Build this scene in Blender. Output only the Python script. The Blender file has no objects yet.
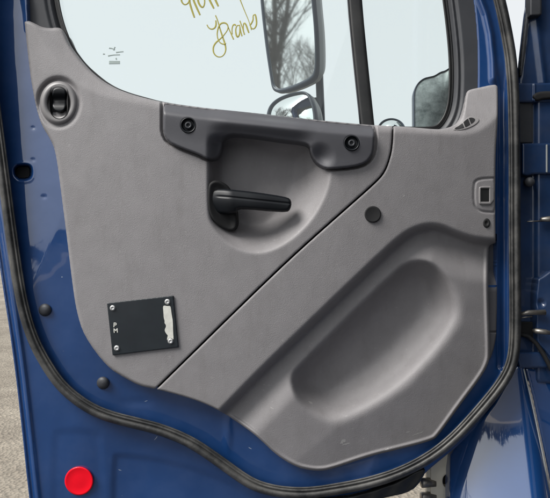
import bpy, bmesh, math, random
import numpy as np
from mathutils import Vector, Matrix
random.seed(7); rng = np.random.default_rng(7)
S = 0.002          # metres per photo pixel on the trim plane (door seen square on)
D = 1.05           # camera to trim plane
CZ = 1.60          # camera height
CX, CY = 275.0, 249.0
sc = bpy.context.scene
col = sc.collection
R = math.radians

def U(px, py, H=0.0):
    """measured point: H photo pixels behind the trim plane -> metres"""
    y = H * S
    k = (D + y) / D
    return ((px - CX) * S * k, y, CZ + (CY - py) * S * k)

# ------------------------------------------------------------------ materials
def mat(name, base, rough=0.5, metal=0.0, spec=0.5, coat=0.0, coat_rough=0.03, coat_ior=1.5,
        grain=0.0, grain_scale=900.0, grain_d=0.0006, var=0.0, var_scale=9.0, specks=0.0, speck_col=(0.5, 0.5, 0.5), speck_t=0.70, scratch=0.0, stain=0.0, ripple=0.0, ripple_scale=6,
        rough_var=0.0, dust=0.0):
    m = bpy.data.materials.new(name); m.use_nodes = True
    nt = m.node_tree; N = nt.nodes; L = nt.links
    b = N['Principled BSDF']
    b.inputs['Base Color'].default_value = (*base, 1)
    b.inputs['Roughness'].default_value = rough
    b.inputs['Metallic'].default_value = metal
    b.inputs['Specular IOR Level'].default_value = spec
    b.inputs['Coat Weight'].default_value = coat
    b.inputs['Coat Roughness'].default_value = coat_rough
    b.inputs['Coat IOR'].default_value = coat_ior
    tc = N.new('ShaderNodeTexCoord')
    def noise(scale, detail=3, rough_=0.5):
        n = N.new('ShaderNodeTexNoise'); n.inputs['Scale'].default_value = scale
        n.inputs['Detail'].default_value = detail; n.inputs['Roughness'].default_value = rough_
        L.new(tc.outputs['Object'], n.inputs['Vector']); return n
    def ramp(src, a, b_, ca=(0, 0, 0), cb=(1, 1, 1)):
        r = N.new('ShaderNodeValToRGB'); r.color_ramp.elements[0].position = a; r.color_ramp.elements[1].position = b_
        r.color_ramp.elements[0].color = (*ca, 1); r.color_ramp.elements[1].color = (*cb, 1)
        L.new(src, r.inputs['Fac']); return r
    colour = None
    if var > 0:
        n = noise(var_scale, 6, 0.6)
        lo = tuple(c * (1 - var) for c in base); hi = tuple(min(1, c * (1 + var)) for c in base)
        r = ramp(n.outputs['Fac'], 0.3, 0.7, lo, hi); colour = r.outputs['Color']
    def mix(fac_socket, c2, amount):
        nonlocal colour
        mx = N.new('ShaderNodeMix'); mx.data_type = 'RGBA'
        mu = N.new('ShaderNodeMath'); mu.operation = 'MULTIPLY'; mu.inputs[1].default_value = amount
        L.new(fac_socket, mu.inputs[0]); L.new(mu.outputs[0], mx.inputs[0])
        if colour: L.new(colour, mx.inputs[6])
        else: mx.inputs[6].default_value = (*base, 1)
        mx.inputs[7].default_value = (*c2, 1)
        colour = mx.outputs[2]
    if specks > 0:
        # short fine scratches and specks
        mp = N.new('ShaderNodeMapping'); mp.inputs['Scale'].default_value = (1, 1, 2.4); mp.inputs['Rotation'].default_value = (0, 0.6, 0)
        L.new(tc.outputs['Object'], mp.inputs['Vector'])
        n = N.new('ShaderNodeTexNoise'); n.inputs['Scale'].default_value = 120; n.inputs['Detail'].default_value = 2
        L.new(mp.outputs[0], n.inputs['Vector'])
        r = ramp(n.outputs['Fac'], speck_t, speck_t + 0.05); mix(r.outputs['Color'], speck_col, specks)
    if scratch > 0:
        for k, (rot, scl) in enumerate(((0.9, 46), (-0.35, 60))):
            mp = N.new('ShaderNodeMapping'); mp.inputs['Scale'].default_value = (1, 1, 11); mp.inputs['Rotation'].default_value = (0, rot, 0)
            mp.inputs['Location'].default_value = (k * 3.1, 0, k * 1.7)
            L.new(tc.outputs['Object'], mp.inputs['Vector'])
            n = N.new('ShaderNodeTexNoise'); n.inputs['Scale'].default_value = scl; n.inputs['Detail'].default_value = 3
            L.new(mp.outputs[0], n.inputs['Vector'])
            r = ramp(n.outputs['Fac'], 0.735, 0.79); mix(r.outputs['Color'], (0.5, 0.49, 0.48), scratch)
    if stain > 0:
        mp = N.new('ShaderNodeMapping'); mp.inputs['Scale'].default_value = (1, 1, 0.28)
        L.new(tc.outputs['Object'], mp.inputs['Vector'])
        n = N.new('ShaderNodeTexNoise'); n.inputs['Scale'].default_value = 34; n.inputs['Detail'].default_value = 9; n.inputs['Roughness'].default_value = 0.75
        L.new(mp.outputs[0], n.inputs['Vector'])
        r = ramp(n.outputs['Fac'], 0.50, 0.72); mix(r.outputs['Color'], (0.16, 0.15, 0.145), stain)
    if dust > 0:
        n = noise(14, 8, 0.7); r = ramp(n.outputs['Fac'], 0.42, 0.75); mix(r.outputs['Color'], (0.42, 0.40, 0.36), dust)
    if colour: L.new(colour, b.inputs['Base Color'])
    if rough_var > 0:
        n = noise(11, 6, 0.65); mr = N.new('ShaderNodeMapRange')
        mr.inputs['To Min'].default_value = rough - rough_var; mr.inputs['To Max'].default_value = rough + rough_var
        L.new(n.outputs['Fac'], mr.inputs['Value']); L.new(mr.outputs[0], b.inputs['Roughness'])
    last = None
    if grain > 0:
        n = noise(grain_scale, 2); bp = N.new('ShaderNodeBump'); bp.inputs['Strength'].default_value = grain
        bp.inputs['Distance'].default_value = grain_d; L.new(n.outputs['Fac'], bp.inputs['Height']); last = bp
    if ripple > 0:
        n = noise(ripple_scale, 2); bp = N.new('ShaderNodeBump'); bp.inputs['Strength'].default_value = 1.0
        bp.inputs['Distance'].default_value = ripple; L.new(n.outputs['Fac'], bp.inputs['Height'])
        if last: L.new(last.outputs[0], bp.inputs['Normal'])
        last = bp
    if last:
        L.new(last.outputs[0], b.inputs['Normal'])
        if coat > 0: L.new(last.outputs[0], b.inputs['Coat Normal'])
    return m

M = {}
M['trim'] = mat('grey_trim_plastic', (0.262, 0.251, 0.256), 0.50, spec=0.4, grain=0.5, grain_scale=680, grain_d=0.0009, scratch=0.35, stain=0.3, var=0.06, var_scale=22,
                specks=0.28, speck_col=(0.5, 0.48, 0.47), rough_var=0.06, ripple=0.0012, ripple_scale=9)
M['trim_dark'] = mat('slate_handle_plastic', (0.082, 0.082, 0.092), 0.46, spec=0.5, grain=0.25, grain_scale=800, var=0.05, var_scale=20,
                     specks=0.08, speck_col=(0.3, 0.3, 0.33))
M['black'] = mat('black_plastic', (0.006, 0.0075, 0.010), 0.42, spec=0.32, grain=0.12, grain_scale=900, var=0.15, var_scale=30)
M['black_matte'] = mat('black_matte', (0.010, 0.010, 0.011), 0.75)
M['bezel'] = mat('grey_bezel_plastic', (0.25, 0.24, 0.24), 0.4, grain=0.1)
M['paint'] = mat('blue_paint', (0.0070, 0.052, 0.190), 0.45, spec=0.25, coat=1.0, coat_rough=0.035, coat_ior=1.85,
                 var=0.10, var_scale=7, specks=0.30, speck_col=(0.30, 0.33, 0.38), speck_t=0.765, ripple=0.0028, ripple_scale=8, dust=0.03)
M['strong_coat'] = mat('strong_coat_blue_paint', (0.007, 0.055, 0.20), 0.4, spec=0.3, coat=1.0, coat_rough=0.03, coat_ior=2.5, var=0.1, ripple=0.001, ripple_scale=5)  # same blue paint, coat reflectance raised to brighten its sky reflection
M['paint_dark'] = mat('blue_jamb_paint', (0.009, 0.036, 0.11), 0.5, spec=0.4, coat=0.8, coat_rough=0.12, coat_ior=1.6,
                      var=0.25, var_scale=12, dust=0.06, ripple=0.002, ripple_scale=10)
M['seal'] = mat('seal_rubber', (0.036, 0.037, 0.038), 0.5, spec=0.45, grain=0.3, grain_scale=500, var=0.25, var_scale=14, dust=0.28)
M['rubber'] = mat('black_rubber', (0.016, 0.017, 0.018), 0.5, grain=0.15, dust=0.05)
M['frame'] = mat('charcoal_frame', (0.045, 0.048, 0.055), 0.5, grain=0.25, var=0.1, var_scale=12, dust=0.03)
M['plate'] = mat('black_plate', (0.016, 0.021, 0.026), 0.38, grain=0.1, grain_scale=500, var=0.15, var_scale=30, rough_var=0.08)
M['white'] = mat('white_label', (0.72, 0.72, 0.66), 0.6, var=0.12, var_scale=80)
M['rivet'] = mat('bright_rivet', (0.75, 0.75, 0.74), 0.3, metal=0.6)
M['red'] = mat('red_reflector', (0.97, 0.003, 0.018), 0.35, spec=0.25, coat=0.3, grain=0.3, grain_scale=600, dust=0.0)
M['steel'] = mat('steel', (0.32, 0.30, 0.27), 0.42, metal=0.85, var=0.3, var_scale=60)
M['cream'] = mat('cream_paint', (0.66, 0.62, 0.52), 0.45, var=0.12, var_scale=14, dust=0.25)
M['marker'] = mat('yellow_paint_marker', (0.50, 0.45, 0.10), 0.7)
M['etch'] = mat('grey_etching', (0.42, 0.50, 0.48), 0.6)
M['scuff'] = mat('pale_scuff', (0.36, 0.35, 0.345), 0.6, grain=0.5)
M['chip'] = mat('chip_and_glint', (0.30, 0.36, 0.46), 0.5)  # for chips and for a highlight painted on a crumple
M['bark'] = mat('bark', (0.085, 0.075, 0.066), 0.9, var=0.25, var_scale=3)
M['wood'] = mat('far_wood', (0.055, 0.052, 0.042), 0.95, var=0.3, var_scale=0.6)
M['cab_in'] = mat('cab_interior', (0.05, 0.05, 0.055), 0.7, grain=0.2)
M['housing'] = mat('mirror_housing', (0.34, 0.36, 0.36), 0.45, var=0.05)
M['arm'] = mat('mirror_arm', (0.035, 0.05, 0.075), 0.35)

def glass_mat():
    m = bpy.data.materials.new('tinted_glass'); m.use_nodes = True
    nt = m.node_tree; N = nt.nodes; L = nt.links; N.clear()
    out = N.new('ShaderNodeOutputMaterial'); mx = N.new('ShaderNodeMixShader'); t = N.new('ShaderNodeBsdfTransparent')
    g = N.new('ShaderNodeBsdfGlossy'); g.inputs['Roughness'].default_value = 0.02
    d = N.new('ShaderNodeBsdfDiffuse'); d.inputs['Color'].default_value = (0.55, 0.6, 0.58, 1)
    t.inputs['Color'].default_value = (0.915, 0.985, 0.970, 1)
    m2 = N.new('ShaderNodeMixShader'); m2.inputs[0].default_value = 0.05
    mx.inputs[0].default_value = 0.06
    L.new(t.outputs[0], m2.inputs[1]); L.new(d.outputs[0], m2.inputs[2])
    L.new(m2.outputs[0], mx.inputs[1]); L.new(g.outputs[0], mx.inputs[2]); L.new(mx.outputs[0], out.inputs[0])
    return m
M['glass'] = glass_mat()
def mirror_mat():
    m = bpy.data.materials.new('mirror_silver'); m.use_nodes = True
    nt = m.node_tree; N = nt.nodes; L = nt.links
    b = N['Principled BSDF']; b.inputs['Base Color'].default_value = (0.82, 0.85, 0.84, 1)
    b.inputs['Metallic'].default_value = 1; b.inputs['Roughness'].default_value = 0.03
    return m
M['mirror'] = mirror_mat()
def dirty_mirror_mat():
    m = bpy.data.materials.new('dirty_mirror_silver'); m.use_nodes = True
    nt = m.node_tree; N = nt.nodes; L = nt.links
    b = N['Principled BSDF']; b.inputs['Metallic'].default_value = 0.7
    tc = N.new('ShaderNodeTexCoord'); n = N.new('ShaderNodeTexNoise'); n.inputs['Scale'].default_value = 16; n.inputs['Detail'].default_value = 7
    n.inputs['Roughness'].default_value = 0.7
    L.new(tc.outputs['Object'], n.inputs['Vector'])
    r = N.new('ShaderNodeValToRGB'); r.color_ramp.elements[0].position = 0.38; r.color_ramp.elements[1].position = 0.62
    r.color_ramp.elements[0].color = (0.10, 0.118, 0.118, 1); r.color_ramp.elements[1].color = (0.31, 0.345, 0.34, 1)
    L.new(n.outputs['Fac'], r.inputs['Fac']); L.new(r.outputs[0], b.inputs['Base Color'])
    b.inputs['Roughness'].default_value = 0.35
    return m
M['dirty_mirror'] = dirty_mirror_mat()
def ground_mat():
    m = bpy.data.materials.new('pale_gravel'); m.use_nodes = True
    nt = m.node_tree; N = nt.nodes; L = nt.links; b = N['Principled BSDF']; b.inputs['Roughness'].default_value = 0.95
    tc = N.new('ShaderNodeTexCoord')
    def noise(s, d=5, r=0.6):
        n = N.new('ShaderNodeTexNoise'); n.inputs['Scale'].default_value = s; n.inputs['Detail'].default_value = d; n.inputs['Roughness'].default_value = r
        L.new(tc.outputs['Object'], n.inputs['Vector']); return n
    a = noise(0.8, 8, 0.7); r = N.new('ShaderNodeValToRGB'); r.color_ramp.elements[0].position = 0.35; r.color_ramp.elements[1].position = 0.65
    r.color_ramp.elements[0].color = (0.20, 0.172, 0.138, 1); r.color_ramp.elements[1].color = (0.37, 0.33, 0.27, 1); L.new(a.outputs['Fac'], r.inputs['Fac'])
    v = N.new('ShaderNodeTexVoronoi'); v.inputs['Scale'].default_value = 38; L.new(tc.outputs['Object'], v.inputs['Vector'])
    mx = N.new('ShaderNodeMix'); mx.data_type = 'RGBA'; mx.blend_type = 'MULTIPLY'; mx.inputs[0].default_value = 0.55
    r2 = N.new('ShaderNodeValToRGB'); r2.color_ramp.elements[0].color = (0.45, 0.45, 0.45, 1); r2.color_ramp.elements[1].color = (1.15, 1.12, 1.1, 1)
    L.new(v.outputs['Color'], r2.inputs['Fac']); L.new(r.outputs[0], mx.inputs[6]); L.new(r2.outputs[0], mx.inputs[7]); L.new(mx.outputs[2], b.inputs['Base Color'])
    bp = N.new('ShaderNodeBump'); bp.inputs['Distance'].default_value = 0.02; bp.inputs['Strength'].default_value = 0.8
    L.new(v.outputs['Distance'], bp.inputs['Height']); L.new(bp.outputs[0], b.inputs['Normal'])
    return m
M['ground'] = ground_mat()

# ------------------------------------------------------------------ scene graph helpers
ORIG = {}
def empty(name, loc, label, cat, group=None):
    o = bpy.data.objects.new(name, None); col.objects.link(o); o.location = loc
    o['label'] = label; o['category'] = cat
    if group: o['group'] = group
    o.empty_display_size = 0.1
    ORIG[o.name] = Vector(loc); return o

def link(name, verts, faces, m, parent=None, smooth=True, label=None, creases=None):
    """verts in world metres; parts keep the origin of their thing"""
    org = ORIG.get(parent.name, Vector((0, 0, 0))) if parent else Vector((0, 0, 0))
    v = np.asarray(verts, dtype=np.float64).reshape(-1, 3) - np.array(org)
    me = bpy.data.meshes.new(name)
    me.from_pydata(v.tolist(), [], [tuple(int(i) for i in f) for f in faces])
    me.materials.append(m)
    if smooth: me.polygons.foreach_set('use_smooth', [True] * len(me.polygons))
    me.update()
    o = bpy.data.objects.new(name, me); col.objects.link(o)
    if parent:
        o.parent = parent; ORIG[o.name] = org
    if label: o['label'] = label
    return o

def tagset(o, **k):
    for a, b in k.items(): o[a] = b
    return o

# ------------------------------------------------------------------ 2-D tools
def chaikin(P, n=2, closed=True):
    P = np.asarray(P, float)
    for _ in range(n):
        if closed:
            Q = np.roll(P, -1, 0); a = 0.75 * P + 0.25 * Q; b = 0.25 * P + 0.75 * Q
            P = np.stack([a, b], 1).reshape(-1, 2)
        else:
            a = 0.75 * P[:-1] + 0.25 * P[1:]; b = 0.25 * P[:-1] + 0.75 * P[1:]
            P = np.vstack([P[:1], np.stack([a, b], 1).reshape(-1, 2), P[-1:]])
    return P

def sdf(poly, X, Y):
    """positive inside"""
    P = np.asarray(poly, float); best = np.full(X.shape, 1e18); ins = np.zeros(X.shape, bool)
    for i in range(len(P)):
        ax, ay = P[i]; bx, by = P[(i + 1) % len(P)]
        dx, dy = bx - ax, by - ay; l2 = dx * dx + dy * dy
        if l2 < 1e-12: continue
        t = np.clip(((X - ax) * dx + (Y - ay) * dy) / l2, 0, 1)
        d = (X - ax - t * dx) ** 2 + (Y - ay - t * dy) ** 2
        best = np.minimum(best, d)
        if ay != by:
            c = ((Y >= min(ay, by)) & (Y < max(ay, by)) & (X < ax + (Y - ay) / (by - ay) * dx)); ins ^= c
    d = np.sqrt(best); return np.where(ins, d, -d)

def sline(P, X, Y):
    """signed distance to an open polyline; positive to the right of travel (in picture axes: x right, y down)"""
    P = np.asarray(P, float); best = np.full(X.shape, 1e18); sg = np.ones(X.shape)
    for i in range(len(P) - 1):
        ax, ay = P[i]; bx, by = P[i + 1]; dx, dy = bx - ax, by - ay; l2 = dx * dx + dy * dy
        if l2 < 1e-12: continue
        t = np.clip(((X - ax) * dx + (Y - ay) * dy) / l2, 0, 1)
        d = (X - ax - t * dx) ** 2 + (Y - ay - t * dy) ** 2
        s = np.sign(dx * (Y - ay) - dy * (X - ax)); s[s == 0] = 1
        m = d < best; best = np.where(m, d, best); sg = np.where(m, s, sg)
    return np.sqrt(best) * sg

def ss(t):
    t = np.clip(t, 0, 1); return t * t * (3 - 2 * t)
def lip(d, r):
    """rounded edge: how far the surface has fallen back at distance d inside its edge"""
    q = np.clip(r - np.maximum(d, 0), 0, r); return r - np.sqrt(np.maximum(r * r - q * q, 0))
def blur(A, n):
    for _ in range(n):
        B = A.copy(); B[1:-1, :] = (A[:-2, :] + 2 * A[1:-1, :] + A[2:, :]) / 4; A = B
        B = A.copy(); B[:, 1:-1] = (A[:, :-2] + 2 * A[:, 1:-1] + A[:, 2:]) / 4; A = B
    return A

GR = {}
def at(key, x, y):
    xs, ys, Hh = GR[key]; return float(Hh[int(np.argmin(np.abs(ys - y))), int(np.argmin(np.abs(xs - x)))])
def relief(name, bbox, step, region, height, thick, m, parent, label=None, smooth_n=0):
    """a pressed or moulded panel: outline where region > 0, surface depth from height(), real thickness"""
    xs = np.arange(bbox[0], bbox[2] + step, step); ys = np.arange(bbox[1], bbox[3] + step, step)
    X, Y = np.meshgrid(xs, ys)
    Sd = region(X, Y); Hh = height(X, Y, Sd)
    if smooth_n: Hh = blur(Hh, smooth_n)
    GR[name] = (xs, ys, Hh)
    ny, nx = X.shape; ins = Sd > 0
    idx = -np.ones(X.shape, int); verts = []
    used = np.zeros(X.shape, bool); c = ins
    idx[c] = np.arange(c.sum())
    k = (D + Hh * S) / D
    W = np.stack([(X - CX) * S * k, Hh * S, CZ + (CY - Y) * S * k], -1)
    verts = W[c].tolist()
    n4 = ins[:-1, :-1].astype(int) + ins[:-1, 1:] + ins[1:, 1:] + ins[1:, :-1]
    a = idx[:-1, :-1][n4 == 4]; b = idx[1:, :-1][n4 == 4]; cc = idx[1:, 1:][n4 == 4]; d = idx[:-1, 1:][n4 == 4]
    faces = np.stack([a, b, cc, d], 1).tolist()
    ev = {}; contour = []
    def edge_v(p, q):
        key = (p, q) if p < q else (q, p)
        if key in ev: return ev[key]
        s0, s1 = Sd[p], Sd[q]; t = float(np.clip(s0 / (s0 - s1), 0.02, 0.98))
        w = W[p] * (1 - t) + W[q] * t
        ev[key] = len(verts); verts.append(w.tolist()); return ev[key]
    for (i, j) in np.argwhere((n4 > 0) & (n4 < 4)):
        cs = [(i, j), (i + 1, j), (i + 1, j + 1), (i, j + 1)]
        poly = []
        for q in range(4):
            p0 = cs[q]; p1 = cs[(q + 1) % 4]
            if ins[p0]: poly.append((idx[p0], 0))
            if ins[p0] != ins[p1]: poly.append((edge_v(p0, p1), 1))
        if len(poly) >= 3:
            faces.append([p[0] for p in poly])
            for q in range(len(poly)):
                A, B = poly[q], poly[(q + 1) % len(poly)]
                if A[1] and B[1]: contour.append((A[0], B[0]))
    if thick > 0:
        front = {}; back = {}
        def fb(v):
            if v not in front:
                front[v] = len(verts); verts.append(list(verts[v]))
                w = list(verts[v]); w[1] += thick * S; back[v] = len(verts); verts.append(w)
            return front[v], back[v]
        for A, B in contour:
            fa, ba = fb(A); f2, b2 = fb(B); faces.append([f2, fa, ba, b2])
    return link(name, verts, faces, m, parent, label=label)

def sweep(name, path, profile, H0, m, parent, closed=True, smooth_n=2, label=None):
    """profile = list of (u across the path in px, v depth in px), swept along a path on the door"""
    P = chaikin(path, smooth_n, closed); n = len(P)
    if np.isscalar(H0): H0 = np.full(n, float(H0))
    else: H0 = np.interp(np.linspace(0, 1, n), np.linspace(0, 1, len(H0)), H0)
    verts = []; faces = []; q = len(profile)
    for i in range(n):
        if closed: t = P[(i + 1) % n] - P[i - 1]
        else: t = P[min(i + 1, n - 1)] - P[max(i - 1, 0)]
        t = t / (np.linalg.norm(t) + 1e-9); nrm = np.array([t[1], -t[0]])
        for u, v in profile:
            p = P[i] + nrm * u; verts.append(U(p[0], p[1], H0[i] + v))
    rng_ = n if closed else n - 1
    for i in range(rng_):
        for j in range(q):
            a = i * q + j; b = i * q + (j + 1) % q; c = ((i + 1) % n) * q + (j + 1) % q; d = ((i + 1) % n) * q + j
            faces.append((a, b, c, d))
    if not closed:
        faces.append(tuple(range(q))[::-1]); faces.append(tuple((n - 1) * q + j for j in range(q)))
    o = link(name, verts, faces, m, parent, label=label)
    fixn(o); return o

def fixn(o):
    bm = bmesh.new(); bm.from_mesh(o.data); bmesh.ops.recalc_face_normals(bm, faces=bm.faces); bm.to_mesh(o.data); bm.free(); return o

def ell(ru, rv, n=16):
    return [(ru * math.cos(2 * math.pi * i / n), rv * math.sin(2 * math.pi * i / n)) for i in range(n)]

def lathe(name, px, py, H0, prof, m, parent, n=40, sx=1.0, sy=1.0, rot=0.0, label=None):
    """prof = [(r px, H px)] from the rim to the centre, round an axis straight out of the door"""
    verts = []; faces = []
    ca, sa = math.cos(rot), math.sin(rot)
    for r, h in prof:
        for i in range(n):
            a = 2 * math.pi * i / n; x = r * sx * math.cos(a); y = r * sy * math.sin(a)
            verts.append(U(px + x * ca - y * sa, py + x * sa + y * ca, H0 + h))
    for k in range(len(prof) - 1):
        for i in range(n):
            faces.append((k * n + i, k * n + (i + 1) % n, (k + 1) * n + (i + 1) % n, (k + 1) * n + i))
    faces.append(tuple((len(prof) - 1) * n + i for i in range(n)))
    o = link(name, verts, faces, m, parent, label=label); fixn(o)
    # outward = towards the camera side
    if o.data.polygons[-1].normal.y > 0: o.data.flip_normals()
    return o

def tube(name, pts, rad, m, parent, n=10, label=None):
    pts = [Vector(p) for p in pts]; rad = rad if isinstance(rad, (list, tuple)) else [rad] * len(pts)
    verts = []; faces = []
    for i, p in enumerate(pts):
        t = (pts[min(i + 1, len(pts) - 1)] - pts[max(i - 1, 0)]).normalized()
        up = Vector((0, 1, 0)) if abs(t.y) < 0.9 else Vector((1, 0, 0))
        a = t.cross(up).normalized(); b = t.cross(a).normalized()
        for k in range(n):
            an = 2 * math.pi * k / n; verts.append(p + a * rad[i] * math.cos(an) + b * rad[i] * math.sin(an))
    for i in range(len(pts) - 1):
        for k in range(n):
            faces.append((i * n + k, i * n + (k + 1) % n, (i + 1) * n + (k + 1) % n, (i + 1) * n + k))
    faces.append(tuple(range(n))[::-1]); faces.append(tuple((len(pts) - 1) * n + k for k in range(n)))
    return fixn(link(name, verts, faces, m, parent, label=label))

def box(name, lo, hi, m, parent, bev=0.003, label=None):
    bm = bmesh.new(); bmesh.ops.create_cube(bm, size=1)
    for v in bm.verts:
        v.co = Vector([lo[i] + (v.co[i] + 0.5) * (hi[i] - lo[i]) for i in range(3)])
    if bev: bmesh.ops.bevel(bm, geom=list(bm.edges), offset=bev, segments=2, affect='EDGES', profile=0.6)
    vs = [tuple(v.co) for v in bm.verts]; bm.verts.index_update(); fs = [[v.index for v in f.verts] for f in bm.faces]; bm.free()
    return link(name, vs, fs, m, parent, smooth=False, label=label)

# ================================================================== THE DOOR
door = empty('cab_door', (0.50, 0.04, 0.85), 'open blue truck door seen from inside, with grey trim panels and black window frame', 'truck door')

OUT = [(24.5,22),(24.5,22),(27,21),(30,21.3),(36,24),(42,27.3),(50,28.3),(58,27.5),(62,29),(65,34),(69,44),(76,54),(84,64),(93,73),(103,81),(113,87),
       (124,92),(140,97),(163,102.5),(200,107.5),(260,113.5),(300,118),(330,121.5),(372,125.2),(400,126.3),(430,129),(442,129.5),(455,125.5),(461,119),(464,110),
       (465.5,98),(466.5,92),(470,89.5),(480,87.5),(492,84.8),(497,85),(498,90),(498,120),(495.5,150),(495,200),(495.5,243),(495.5,243),(489.5,245),(488.5,250),(488,280),(489,320),
       (490,352),(489,362),(482,376),(460,405),(438,436),(432,440.5),(400,449),(371,455.6),(332,469),(320,471),(309,470),(296,467),(277,455.6),(262,441),
       (249,430),(221,411),(199,401),(172,393),(156,389),(140,386),(125,378),(107,367),(84,336),(76.5,311),(72.7,286),(67.6,243),(61,191),(56,153),(51,140),
       (39.5,122),(32,87),(29,64),(27,46)]
OUTS = chaikin(OUT, 2)
SEAM = [(150,393.5),(156,389),(185,360.5),(260,287),(302,247.5),(345,209.5),(375,183),(385,172),(391,154),(392.5,140),(393,128),(393.5,110)]
SEAMS = chaikin(SEAM, 2, False)
SILL = chaikin([(10,-5),(30,20),(42,42),(52,58),(66,74),(84,89),(110,98.5),(140,104),(163,109),(370,131.5),(400,131.5),(440,133.5),(468,133.5),(484,127),(500,112),(515,100)], 2, False)
DISH = chaikin([(207.5,150),(207.5,215),(211,226),(219,237),(231,247),(246,253),(262,254),(280,248),(299,235),(316,216),(328,192),(332,170),(332,140),(328,126),(215,124),(208,135)], 2)
CREASE = chaikin([(214,419),(222,411),(265,367),(300,333.5),(345,290),(384,253),(400,238.5),(413,230),(428,225.5),(442,227),(455,233),(470,238.5),(485,241),(505,241.5)], 2, False)
POCKET = chaikin([(290,384),(291,373),(298,365),(345,318),(398,267),(410,260),(424,259),(440,265),(456,279),(465,298),(465,318),(452,342),(430,368),(405,392),(378,410),(350,424),(328,428),(310,418),(297,402)], 3)
HANDLE = chaikin([(163.5,102.5),(163.5,102.5),(163.2,120),(163.2,133),(168,142),(181,148),(200,155),(206,158.5),(212,159.5),(219,157),(222,148),(222.5,140),(227,136),(236,134.3),(262,137.5),(285,141),(304,143),(310,146),
                  (311,153),(315,161),(322,167),(330,169),(354,166.8),(366,163),(372,156),(374,148),(374.5,135),(373.5,125.5),(373.5,125.5),(330,121.5),(300,118),(260,113.5),(200,107.5)], 1)

def sill_h(X, Y):
    d = -sline(SILL, X, Y)            # positive on the window side
    d = np.maximum(d + 1.5, 0)
    slope = 0.24 + 0.72 * ss((X - 330) / 120)
    h = np.where(d < 4, d * d / 8, d - 2) * slope
    tab = 0.42 * d
    k = ss((X - 455) / 10)
    return np.minimum(h, 20) * (1 - k) + np.minimum(tab, 17) * k

def crown(X, Y):
    # the whole trim is softly bowed, its front lower corner turning away
    q = ((X - 270) * 0.85 + (Y - 250) * 0.35) / 250
    return 31.0 * np.maximum(q, 0) ** 2 + 14.0 * np.minimum(q, 0) ** 2
def cr(x, y): return float(crown(np.float64(x), np.float64(y)))

def groove(d, w, depth):
    return depth * ss(1 - np.abs(d) / w)

def trim_A():
    def region(X, Y):
        o = sdf(OUTS, X, Y); s = -sline(SEAMS, X, Y)   # left/above the seam
        return np.minimum(o, s - 0.9)
    def height(X, Y, Sd):
        o = sdf(OUTS, X, Y)
        H = sill_h(X, Y) + crown(X, Y)
        dd = sdf(DISH, X, Y)
        w = 11 + 23 * ss((X - 222) / 75) + 0 * Y
        w = np.maximum(w, 11 + 19 * ss((Y - 205) / 30))
        H = H + blur(34 * np.clip(dd / w, 0, 1), 22) * ss((dd + 1) / (6 + 0 * X))
        # finger scoop under the switch and soft crown
        H = H + 3.0 * ss(1 - np.hypot((X - 58.5) / 26, (Y - 101) / 29)) * 1.2
        es = np.hypot((X - 58.6) / 0.87, (Y - 103) / 1.02)
        H = H + 5.0 * ss(1 - np.abs(es - 22.5) / 4.0) * (0.35 + 0.65 * ss(0.5 - ((X - 58.6) * 0.5 + (Y - 103)) / 40))
        H = blur(H, 2)
        H = H + lip(o, 3.0) + 0.8 * lip(Sd, 1.2)
        h = sdf(HANDLE, X, Y)
        outside = h < 0
        H = H + np.where(outside, groove(h + 1.3, 1.9, 6) * ss(1 - dd / 8) , 0) + np.where(h > 0, 4 * ss(h / 3), 0)
        return H
    return relief('upper_trim_panel', (18, 14, 400, 398), 1.0, region, height, 22, M['trim'], door,
                  label='lighter grey upper trim panel with a scooped recess behind the grab handle')

def trim_B():
    BOT = None
    def region(X, Y):
        o = sdf(OUTS, X, Y); s = sline(SEAMS, X, Y)
        return np.minimum(o, s - 0.9)
    def height(X, Y, Sd):
        o = sdf(OUTS, X, Y)
        H = sill_h(X, Y) + crown(X, Y)
        c = sline(CREASE, X, Y)           # positive = below/right of the crease
        step = 18 * ss((c + 3) / 9)
        rise = 13 * ss((c - 8) / 36)
        H = H + step - rise
        fall = sline([(300,480),(345,440),(410,395),(470,330),(485,280)], X, Y)
        H = H + 0.085 * np.maximum(sline([(250,500),(336,428),(408,388),(462,325),(474,240)], X, Y), 0) * ss((Y - 245) / 60)
        p = sdf(POCKET, X, Y)
        # wall width: tight along the upper left, broad along the lower right
        # side measure: across the diagonal
        ux, uy = 0.70, 0.714
        t = ((X - 349) * ux + (Y - 316) * uy) / 78.0
        w = 17 + 30 * ss((t - 0.15) / 0.7)
        H = H + blur(39 * (0.5 * ss((p + 1) / w) + 0.5 * np.clip((p + 1) / w, 0, 1)), 60) * ss((p + 1.5) / (8 + 14 * ss((t - 0.2) / 0.6)))
        # latch escutcheon recess and mild pull in of panel
        H = blur(H, 4)
        q = sdf(chaikin([(474,184),(477,180),(484,178.5),(497,178),(497,212.5),(484,212),(478,210),(474,204)], 1), X, Y)
        H = H + groove(q, 1.6, 1.6)
        H = H - 1.8 * ss(1 - np.abs(o - 2.2) / 2.6) * ss((c - 4) / 10) + lip(o, 1.6) + 0.8 * lip(Sd, 1.2)
        return H
    return relief('lower_trim_panel', (150, 78, 504, 476), 1.0, region, height, 22, M['trim'], door,
                  label='darker grey lower trim panel with a deep moulded map pocket')
tA = trim_A(); tB = trim_B()

# narrow flange behind the right edge of the pocket panel
relief('trim_flange', (476, 234, 500, 362), 0.8, lambda X, Y: sdf(chaikin([(479,238),(497,238),(497,330),(494,348),(490,360),(485,362)], 1), X, Y),
       lambda X, Y, s: 10.5 + 13 * ss((292 - Y) / 22) + crown(X, Y) + lip(s, 1.0) + groove(Y - 332.0, 1.2, 3), 14, M['trim_dark'], door, label='recessed strip along the front edge of the lower trim')  # darker plastic puts the strip's shade into its colour

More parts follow.
